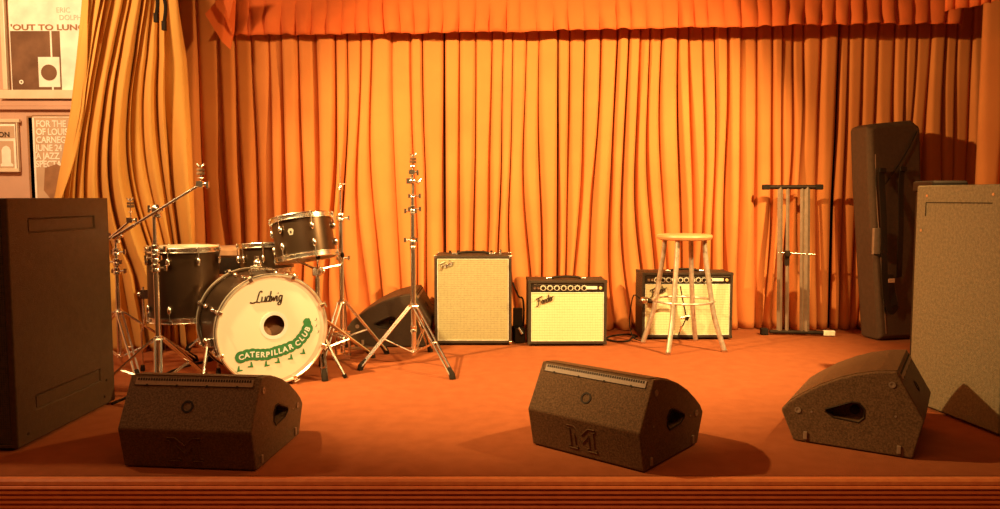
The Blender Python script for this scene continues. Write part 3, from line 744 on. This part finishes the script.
# bass drum
BR, BD, YAW = .272, .43, R(33)
bc = at(273.5, 329.5, 3.74)
bt = thing('bass_drum', 'black bass drum with cream front head lettered in green', 'drum', (bc.x, 3.74, 0), YAW)
BZ = .285
def ax(): return Matrix.Translation((0, 0, BZ)) @ Matrix.Rotation(R(90), 4, 'X')   # local z -> -y (front)
def bmb(): m = MB(); m.M = ax(); return m
bmb().lathe([(BR-.012, -.03), (BR-.006, -.03), (BR-.006, -BD+.03), (BR-.012, -BD+.03)], 56, closed=True).build('shell', M['shell'], bt)
for nm, z0 in (('front_hoop', -.038), ('rear_hoop', -BD)):
    h_ = bmb().lathe([(BR-.002, z0), (BR+.009, z0), (BR+.009, z0+.038), (BR-.002, z0+.038)], 64, closed=True).build(nm, M['hoop'], bt, bevel=.002)
    bmb().lathe([(BR+.0088, z0+.010), (BR+.0102, z0+.010), (BR+.0102, z0+.026), (BR+.0088, z0+.026)], 64, closed=True).build('hoop_inlay', M['inlay'], h_)
    e = z0+.038 if nm == 'front_hoop' else z0
    bmb().lathe([(BR-.006, e-.006), (BR+.0, e+.002), (BR+.0065, e+.001), (BR-.002, e-.008)], 64, closed=True).build('hoop_rim', M['inlay'], h_)
hx, hz, hr = .005, .022, .052
m = bmb()
def annulus(mb, R1, cx, cz, r2, z, n=64, ox=0, oy=0):
    vs = [(ox+R1*math.cos(2*PI*k/n), oy+R1*math.sin(2*PI*k/n), z) for k in range(n)]+[(cx+r2*math.cos(2*PI*k/n), cz+r2*math.sin(2*PI*k/n), z) for k in range(n)]
    vs += [(x, y, z-.0012) for x, y, z in vs]
    fs = []
    for k in range(n):
        j = (k+1) % n
        fs += [(k, j, n+j, n+k), (2*n+k, 3*n+k, 3*n+j, 2*n+j), (k, 2*n+k, 2*n+j, j), (n+k, n+j, 3*n+j, 3*n+k)]
    mb.add(vs, fs)
annulus(m, BR-.004, hx, hz, hr, -.008); hd = m.build('front_head', M['headpink'], bt)
m = bmb(); annulus(m, BR-.018, hx, hz, hr, -.0064, ox=-.013, oy=-.001); m.build('head_coating', M['head'], hd)
m = bmb(); annulus(m, .070, hx, hz, hr, -.0050, ox=hx, oy=hz); m.build('port_ring', M['white'], hd)
bmb().lathe([(0, -BD+.006), (BR-.006, -BD+.006), (BR-.006, -BD+.009), (0, -BD+.009)], 48).build('rear_head', M['clearhead'], bt)
m = bmb(); m.ball((.0, -.04, -.17), .15, 14, (1.2, .9, .8)); m.build('port_filler', M['cushion'], bt)  # brown filler added so the inside looks lit through the port
Z = .001366
m = bmb(); script(m, 'Ludwig', .052, Matrix.Translation(((258-313)*Z-.012, (263-157)*Z, -.0045)), .0030, .12); m.build('script_logo', M['ink'], hd)
# the caterpillar: green segments, white capitals, small feet
LP = [('C', 197, 350, 12), ('A', 217, 345, 8), ('T', 236, 344, 3), ('E', 254, 347, 0), ('R', 273, 349, 0), ('P', 291, 350, 2), ('I', 306, 347, 4), ('L', 320, 345, 6), ('L', 336, 342, 8), ('A', 355, 338, 12), ('R', 376, 331, 20), ('C', 402, 320, 28), ('L', 417, 305, 40), ('U', 430, 290, 48), ('B', 440, 271, 60)]
m = bmb()
for ch, x, y, a in LP:
    m.lathe([(0, 0), (.030 if ch != 'I' else .027, 0), (.030 if ch != 'I' else .027, .0008), (0, .0008)], 18, ((x-313)*Z, (263-y)*Z, -.0052+.00001*x/10))
for x, y, q in ((441, 250, .02), (437, 240, .014), (445, 236, .008), (430, 243, .008), (446, 246, .012)): m.lathe([(0, 0), (q, 0), (q, .0008), (0, .0008)], 14, ((x-313)*Z, (263-y)*Z, -.0052+.00001*x/10))
m.build('caterpillar_print', M['green'], hd)
m = bmb()
for ch, x, y, a in LP:
    m.text(ch, .036, .0012, Matrix.Translation(((x-313)*Z, (263-y)*Z, -.0036)) @ Matrix.Rotation(R(a-3), 4, 'Z') @ Matrix.Translation((0, -.0125, 0)), align='CENTER', bold=.0012)
m.build('lettering', M['white'], hd)
for x, y, q in ((190, 392, 1), (230, 382, -1), (287, 385, 1), (327, 378, -1), (375, 370, -1), (422, 355, -1)):
    X, Y_ = (x-313)*Z, (263-y)*Z
    m = bmb(); m.prism([(X+a*Z*q, Y_+b*Z) for a, b in ((-9, -10), (10, -8), (11, -4), (1, -3), (0, 12), (-4, 10))], .0008, Matrix.Translation((0, 0, -.0052))); m.build('printed_foot', M['green'], hd)
for x, y in ((474, 238), (474, 262), (482, 286)):
    X, Y_ = (x-313)*Z, (263-y)*Z
    m = bmb(); m.path([(X-.006, Y_-.006, -.0048), (X+.003, Y_-.003, -.0048), (X+.004, Y_+.007, -.0048)], .0012, 5); m.build('printed_mark', M['ink'], hd)
for k in range(8):
    a = R(22.5+45*k)
    for front in (1, 0):
        m = bmb(); m.M = m.M @ Matrix.Rotation(a, 4, 'Z')
        ze = 0 if front else -BD
        sg = -1 if front else 1
        m.box((BR+.006, 0, ze+sg*.008), (.030, .020, .024)); m.box((BR+.018, 0, ze+sg*.022), (.012, .016, .036))
        cl = m.build('claw', M['chrome'], bt, bevel=.003)
        m = bmb(); m.M = m.M @ Matrix.Rotation(a, 4, 'Z'); m.tube((BR+.016, 0, ze+sg*.13), (BR+.016, 0, ze-sg*.020), .0032, n=6)
        m.tube((BR+.016, -.014, ze-sg*.018), (BR+.016, .014, ze-sg*.018), .0035, n=6); m.build('tension_rod', M['chrome'], cl)
        m = bmb(); m.M = m.M @ Matrix.Rotation(a, 4, 'Z'); m.ball((BR+.005, 0, ze+sg*.135), .016, 10, (.9, .8, 1.5)); m.build('lug', M['chrome'], bt)
for sg in (-1, 1):
    a = R(-90+sg*62); p0 = Vector((sg*(BR+.012), .12, BZ-.05)); p1 = Vector((sg*(BR+.085), -.02, .02))
    m = MB(); m.tube(p0, p0.lerp(p1, .45), .010, n=10); m.tube(p0.lerp(p1, .4), p1, .0075, n=10); s1 = m.build('spur', M['chrome'], bt)
    m = MB(); m.box(tuple(p0-Vector((sg*.006, 0, 0))), (.035, .06, .045)); m.ball(tuple(p0+Vector((sg*.015, -.01, .01))), .014); m.build('spur_bracket', M['chrome'], bt, bevel=.004)
    m = MB(); m.path([p1, (p1.x+sg*.006, p1.y-.004, .002)], [.012, .010], 10); m.build('rubber_foot', M['rubber'], s1)
# tom mount post
m = MB(); m.tube((-.02, .2, BZ+BR-.01), (-.02, .2, BZ+BR+.085), .012); m.box((-.02, .2, BZ+BR+.004), (.07, .06, .022)); m.ball((-.02, .19, BZ+BR+.05), .022); m.tube((-.055, .19, BZ+BR+.03), (.0, .18, BZ+BR+.03), .009)
m.build('tom_mount', M['chrome'], bt)
# pedal
t = thing('kick_pedal', 'chrome bass drum pedal behind the bass drum', 'pedal', (bc.x-.265, 4.18, 0), YAW)
MB().box((0, .13, .012), (.09, .30, .010)).build('base_plate', M['black'], t)
m = MB(); m.add([(-.035, .02, .05), (.035, .02, .05), (.035, .27, .03), (-.035, .27, .03), (-.035, .02, .058), (.035, .02, .058), (.035, .27, .036), (-.035, .27, .036)], [(0, 1, 2, 3), (7, 6, 5, 4), (0, 4, 5, 1), (1, 5, 6, 2), (2, 6, 7, 3), (3, 7, 4, 0)]); m.build('footboard', M['dull'], t)
for s in (-1, 1): MB().tube((s*.045, .0, .0), (s*.045, .0, .2), .008).build('frame_post', M['chrome'], t)
MB().tube((-.055, 0, .19), (.055, 0, .19), .007).tube((0, 0, .19), (0, .03, .36), .004).build('beater_shaft', M['chrome'], t)
MB().ball((0, .03, .37), .024).build('beater', M['cream'], t)

# rack tom in its basket stand
rt_c = at(304, 238, 4.12)
TR, TH = .158, .20
tilt = Matrix.Rotation(R(-8), 4, 'Y') @ Matrix.Rotation(R(-9), 4, 'X')
t = tom('rack_tom', 'black rack tom tilted above the bass drum', rt_c, (R(-7), R(-9), 0), TR, TH, 6, R(-118), badge=R(-98), zoff=-TH/2)
# angled so its bottom sits in the basket
def basket_stand(name, label, base, top, r, feet, tiltz=0, coll=.30, arms=3, rr=.14, lean=0):
    t = thing(name, label, 'stand', (base.x, base.y, 0))
    MB().tube((0, 0, .06), (0, 0, top-.05), .011).tube((0, 0, coll), (0, 0, coll+.22), .0145).build('pole', M['chrome'], t)
    for f in feet: leg_unit(t, f, coll, .10)
    MB().box((0, 0, top-.045), (.05, .04, .05)).ball((.03, 0, top-.045), .015).build('tilter', M['chrome'], t, bevel=.005)
    for k in range(arms):
        a = R(-75+120*k); c_, s_ = math.cos(a), math.sin(a); dz = -math.sin(lean)*rr*c_
        m = MB(); m.path(smooth_pts([(0, 0, top-.04), (c_*rr*.5, s_*rr*.5, top-.02+dz*.5), (c_*rr, s_*rr, top+dz), (c_*(rr+.012), s_*(rr+.012), top+.05+dz)]), .007, 8); am = m.build('basket_arm', M['chrome'], t)
        MB().ball((c_*(rr+.012), s_*(rr+.012), top+.05+dz), .012, 8, (1, 1, 1.4)).build('rubber_grip', M['rubber'], am)
    return t
def leg_unit(t, f, coll, low, mt='chrome', foot=.017):
    """double strip leg from the sliding collar to the foot with a brace from the lower collar"""
    f = Vector((f[0], f[1], 0)); L = f.length; d = f.normalized(); s = Vector((-d.y, d.x, 0))
    top = Vector((d.x*.022, d.y*.022, coll)); end = Vector((f.x, f.y, .022)); m = MB()
    for q in (-1, 1):
        m.path([top+s*q*.013, end+s*q*.011], .0064, 6)
    m.tube(top-s*.018, top+s*.018, .006, n=8)
    lg = m.build('leg', M[mt], t)
    mid = top.lerp(end, .55); m = MB()
    for q in (-1, 1): m.path([Vector((d.x*.018, d.y*.018, low))+s*q*.007, mid+s*q*.007], .0036, 6)
    m.tube(mid-s*.017, mid+s*.017, .005, n=8); m.build('brace', M[mt], lg)
    m = MB(); m.path([end+(top-end).normalized()*.045, end, Vector((f.x, f.y, .0))+d*.006], [foot*.7, foot, foot], 10); m.build('rubber_foot', M['rubber'], lg)
    return lg
def collar(t, z, r=.016, h=.035, knob=0, name='clamp'):
    m = MB(); m.lathe([(r-.003, z-h/2), (r, z-h/2+.003), (r, z-.004), (r-.002, z), (r, z+.004), (r, z+h/2-.003), (r-.003, z+h/2)], 14)
    if knob is not None:
        c_, s_ = math.cos(knob), math.sin(knob)
        m.tube((0, 0, z), (c_*(r+.022), s_*(r+.022), z), .005, n=8); m.box((c_*(r+.026), s_*(r+.026), z), (.012, .012, .026))
        m.box((-c_*(r+.003), -s_*(r+.003), z), (.012, .012, .022))
    return m.build(name, M['chrome'], t)
basket_stand('tom_stand', 'chrome basket stand holding up the rack tom', Vector((rt_c.x+.06, 4.16, 0)), .585, .14, ((.10, -.30), (-.3, .16), (.25, .26)), coll=.28, rr=.15, lean=R(9))

# snare drum on its stand, throne
sc_ = at(256, 246, 4.42)
tom('snare_drum', 'small black snare drum between floor tom and rack tom', (sc_.x+.06, 4.42, sc_.z), (R(-3), R(-3), 0), .15, .14, 8, R(-80), zoff=-.14)
basket_stand('snare_stand', 'chrome basket stand beneath the snare drum', Vector((sc_.x+.06, 4.42, 0)), sc_.z-.18, .14, ((.24, -.08), (-.26, .16), (.06, .28)), coll=.26, rr=.13)
th = thing('drum_throne', 'black drum stool with brown top, behind the snare drum', 'stool', (at(234, 250, 4.75).x, 4.78, 0))
tz = at(234, 250, 4.6).z
MB().lathe([(0, tz-.15), (.155, tz-.15), (.165, tz-.13), (.165, tz-.05), (0, tz-.045)], 36).build('seat_base', M['black'], th)
MB().lathe([(0, tz-.05), (.14, tz-.05), (.155, tz-.035), (.155, tz-.005), (.135, tz+.012), (0, tz+.015)], 36).build('cushion', M['cushion'], th)
MB().tube((0, 0, .08), (0, 0, tz-.14), .014).build('pole', M['chrome'], th)
for f in ((-.25, -.16), (.26, -.15), (0, .27)): leg_unit(th, f, .24, .10)

# ------------------------------------------------------------------ cymbal stands
def cymbal_tip(t, p, up, h=.085):
    """tilter with felts, sleeve and wing nut at p, pointing along up"""
    up = Vector(up).normalized(); p = Vector(p)
    m = MB(); m.ball(p, .017, 10); m.tube(p-Vector((.020, 0, 0)), p+Vector((.024, 0, 0)), .008); m.box(tuple(p+Vector((.03, 0, -.004))), (.012, .006, .03)); m.box(tuple(p+Vector((0, -.012, .0))), (.03, .02, .026)); tl = m.build('tilter', M['chrome'], t, bevel=0)
    MB().tube(p, p+up*h, .004, n=8).lathe([(.015, 0), (.014, .004), (.006, .006)], 12, p+up*h*.35, up).build('cymbal_post', M['chrome'], t)
    MB().lathe([(.0, 0), (.0175, 0), (.019, .006), (.0165, .014), (0, .014)], 14, p+up*(h*.56), up).lathe([(.0, 0), (.0165, 0), (.018, .006), (.0165, .012), (0, .012)], 14, p+up*(h*.56+.017), up).build('felt', M['feltm'], t)
    q = p+up*(h*.56+.034); s = Vector((1, 0, 0))
    MB().tube(q, q+up*.012, .007).path([q-s*.018+up*.018, q-s*.008+up*.006, q+s*.008+up*.006, q+s*.018+up*.018], .004, 6).build('wing_nut', M['chrome'], t)
def stand(name, label, base, coll, feet, tubes, collars, low=.07, cat='cymbal stand', mt='chrome', group=None):
    t = thing(name, label, cat, (base[0], base[1], 0), 0, group)
    for i, (z0, z1, r) in enumerate(tubes): MB().tube((0, 0, z0), (0, 0, z1), r, n=14).build('pole', M[mt], t)
    for f in feet: leg_unit(t, f, coll, low, mt)
    collar(t, coll, .021, .03, None, 'leg_collar'); collar(t, low, .018, .022, None, 'brace_collar')
    for (z, r, kn) in collars: collar(t, z, r, .04, kn)
    return t
# centre straight stand
bx, by = -.49, 4.27
zc = lambda py, Y: at(416, py, Y).z
feet = [tuple((fl(px, py)-Vector((bx, by, 0))).xy) for px, py in ((452, 379), (361, 370), (430, 352))]
G = 'cymbal stands without cymbals'
s1 = stand('cymbal_stand', 'straight chrome cymbal stand left of the amplifiers', (bx, by), zc(306, by), feet,
           [(.05, zc(243, by), .0145), (zc(243, by), zc(210, by), .012), (zc(212, by), zc(195, by), .010)], [(zc(240, by), .018, R(180)), (zc(246, by), .018, None), (zc(209, by), .016, R(0)), (zc(211, by), .015, R(180)), (zc(329, by), .018, None)], group=G)
MB().tube((0, 0, zc(212, by)), (.004, 0, zc(184, by)), .0075).build('pole', M['chrome'], s1)
collar(s1, zc(196, by), .015, .02, R(0)); 
MB().ball((.0, 0, zc(181, by)), .022, 12, (1, 1, .8)).box((-.012, 0, zc(181, by)), (.04, .03, .03)).path([(-.005, 0, zc(181, by)), (-.012, 0, zc(178, by)), (.035, 0, zc(183, by)), (.05, 0, zc(179, by))], .007, 8).build('boom_tilter', M['chrome'], s1)
MB().tube((0, 0, zc(181, by)), (0, 0, zc(171, by)), .007).build('pole', M['chrome'], s1)
cymbal_tip(s1, (0, 0, zc(172, by)), (.06, 0, 1), .09)
# hi-hat stand
hx_, hy_ = at(342, 300, 4.38).x, 4.38
zh = lambda py: at(342, py, hy_).z
hfeet = [tuple((fl(px, py)-Vector((hx_, hy_, 0))).xy) for px, py in ((386, 354), (322, 366), (345, 345))]
hh = stand('hi_hat_stand', 'chrome hi-hat stand with pedal, right of the rack tom', (hx_, hy_), zh(302), hfeet[:2]+[(-.05, .33)],
           [(.04, zh(217), .0135), (zh(217), zh(190), .006), (zh(190), zh(163), .0032)], [(zh(218), .020, R(0)), (zh(258), .018, R(0)), (zh(334), .02, R(180))], cat='hi-hat stand', low=.13)
MB().lathe([(.016, 0), (.018, .006), (.011, .014), (.011, .03), (.016, .034), (0, .04)], 12, (0, 0, zh(190))).tube((0, 0, zh(184)), (.03, 0, zh(184)), .004).build('clutch', M['chrome'], hh)
MB().lathe([(.022, 0), (.019, .010), (.012, .012)], 14, (0, 0, zh(215))).build('seat_cup', M['chrome'], hh)
MB().box((0, 0, .02), (.09, .06, .03)).box((-.04, 0, .09), (.010, .03, .13)).box((.04, 0, .09), (.010, .03, .13)).box((0, 0, .155), (.09, .035, .018)).ball((0, 0, .10), .022).build('base_frame', M['chrome'], hh)
m = MB(); m.M = Matrix.Rotation(R(-25), 4, 'Z'); m.add([(-.035, .03, .05), (.035, .03, .05), (.035, .28, .02), (-.035, .28, .02), (-.035, .03, .058), (.035, .03, .058), (.035, .28, .028), (-.035, .28, .028)], [(0, 1, 2, 3), (7, 6, 5, 4), (0, 4, 5, 1), (1, 5, 6, 2), (2, 6, 7, 3), (3, 7, 4, 0)]); m.build('footboard', M['dull'], hh)
# left boom stand in front of the floor tom
def boom(label, x, Y, tube_px, coll_py, feet, boomL, boomR, tip, tubes_py, knobs, mt='chrome', thick=.013, up=(0, 0, 1), tiph=.085):
    zz = lambda py: at(tube_px, py, Y).z
    tb = [(.03, zz(tubes_py[0]), thick)]+[(zz(a), zz(b), thick-.002*(i+1)) for i, (a, b) in enumerate(zip(tubes_py, tubes_py[1:]))]
    s = stand('boom_stand', label, (x, Y), zz(coll_py), feet, tb, [(zz(k), .019, R(180*(i % 2))) for i, k in enumerate(knobs)], mt=mt, group='boom cymbal stands without cymbals')
    top = at(tube_px, tubes_py[-1], Y); b0, b1 = at(*boomL, Y-.03), at(*boomR, Y-.03)
    o = Vector((x, Y, 0))
    MB().tube(b0-o, b1-o, .0062, n=10).tube(b0-o, b0.lerp(b1, .25)-o, .008, n=10).build('boom_arm', M['chrome'], s)
    p = top-o; MB().ball((p.x, p.y-.012, p.z), .023, 12).tube((p.x-.03, p.y, p.z), (p.x+.032, p.y, p.z), .008).lathe([(.014, -.04), (.019, -.036), (.019, -.022), (.014, -.018)], 14, p).box((p.x-.036, p.y, p.z), (.012, .01, .034)).build('boom_clamp', M['chrome'], s)
    cymbal_tip(s, b1-o, up, tiph)
    return s
X3 = at(157, 300, 3.55).x
boom('chrome boom cymbal stand with long arm, in front of the floor tom', X3, 3.55, 157, 339, ((-.30, -.05), (.14, .26), (.10, -.24)), (113, 238), (201, 184), None, (275, 240, 209), (268, 258, 249), tiph=.075)
X4 = at(118, 300, 4.15).x
boom('chrome boom cymbal stand standing close behind the left loudspeaker', X4, 4.15, 117, 312, ((.34, .18), (.24, -.30), (-.28, .1)), (104, 243), (131, 220), None, (290, 262, 236), (271, 262, 252, 313), tiph=.12)
# drumsticks-like dark rods leaning between the kit parts: cable on the carpet behind the kit
m = MB(); m.path(smooth_pts([fl(112, 405)+Vector((0, 0, .006)), fl(140, 392)+Vector((0, 0, .006)), fl(172, 372)+Vector((0, 0, .006)), fl(215, 360)+Vector((0, 0, .006))]), .006, 6)
tag(m.build('floor_cable', M['rubber']), 'black cable on the dark carpet beneath the boom stands', 'cable')
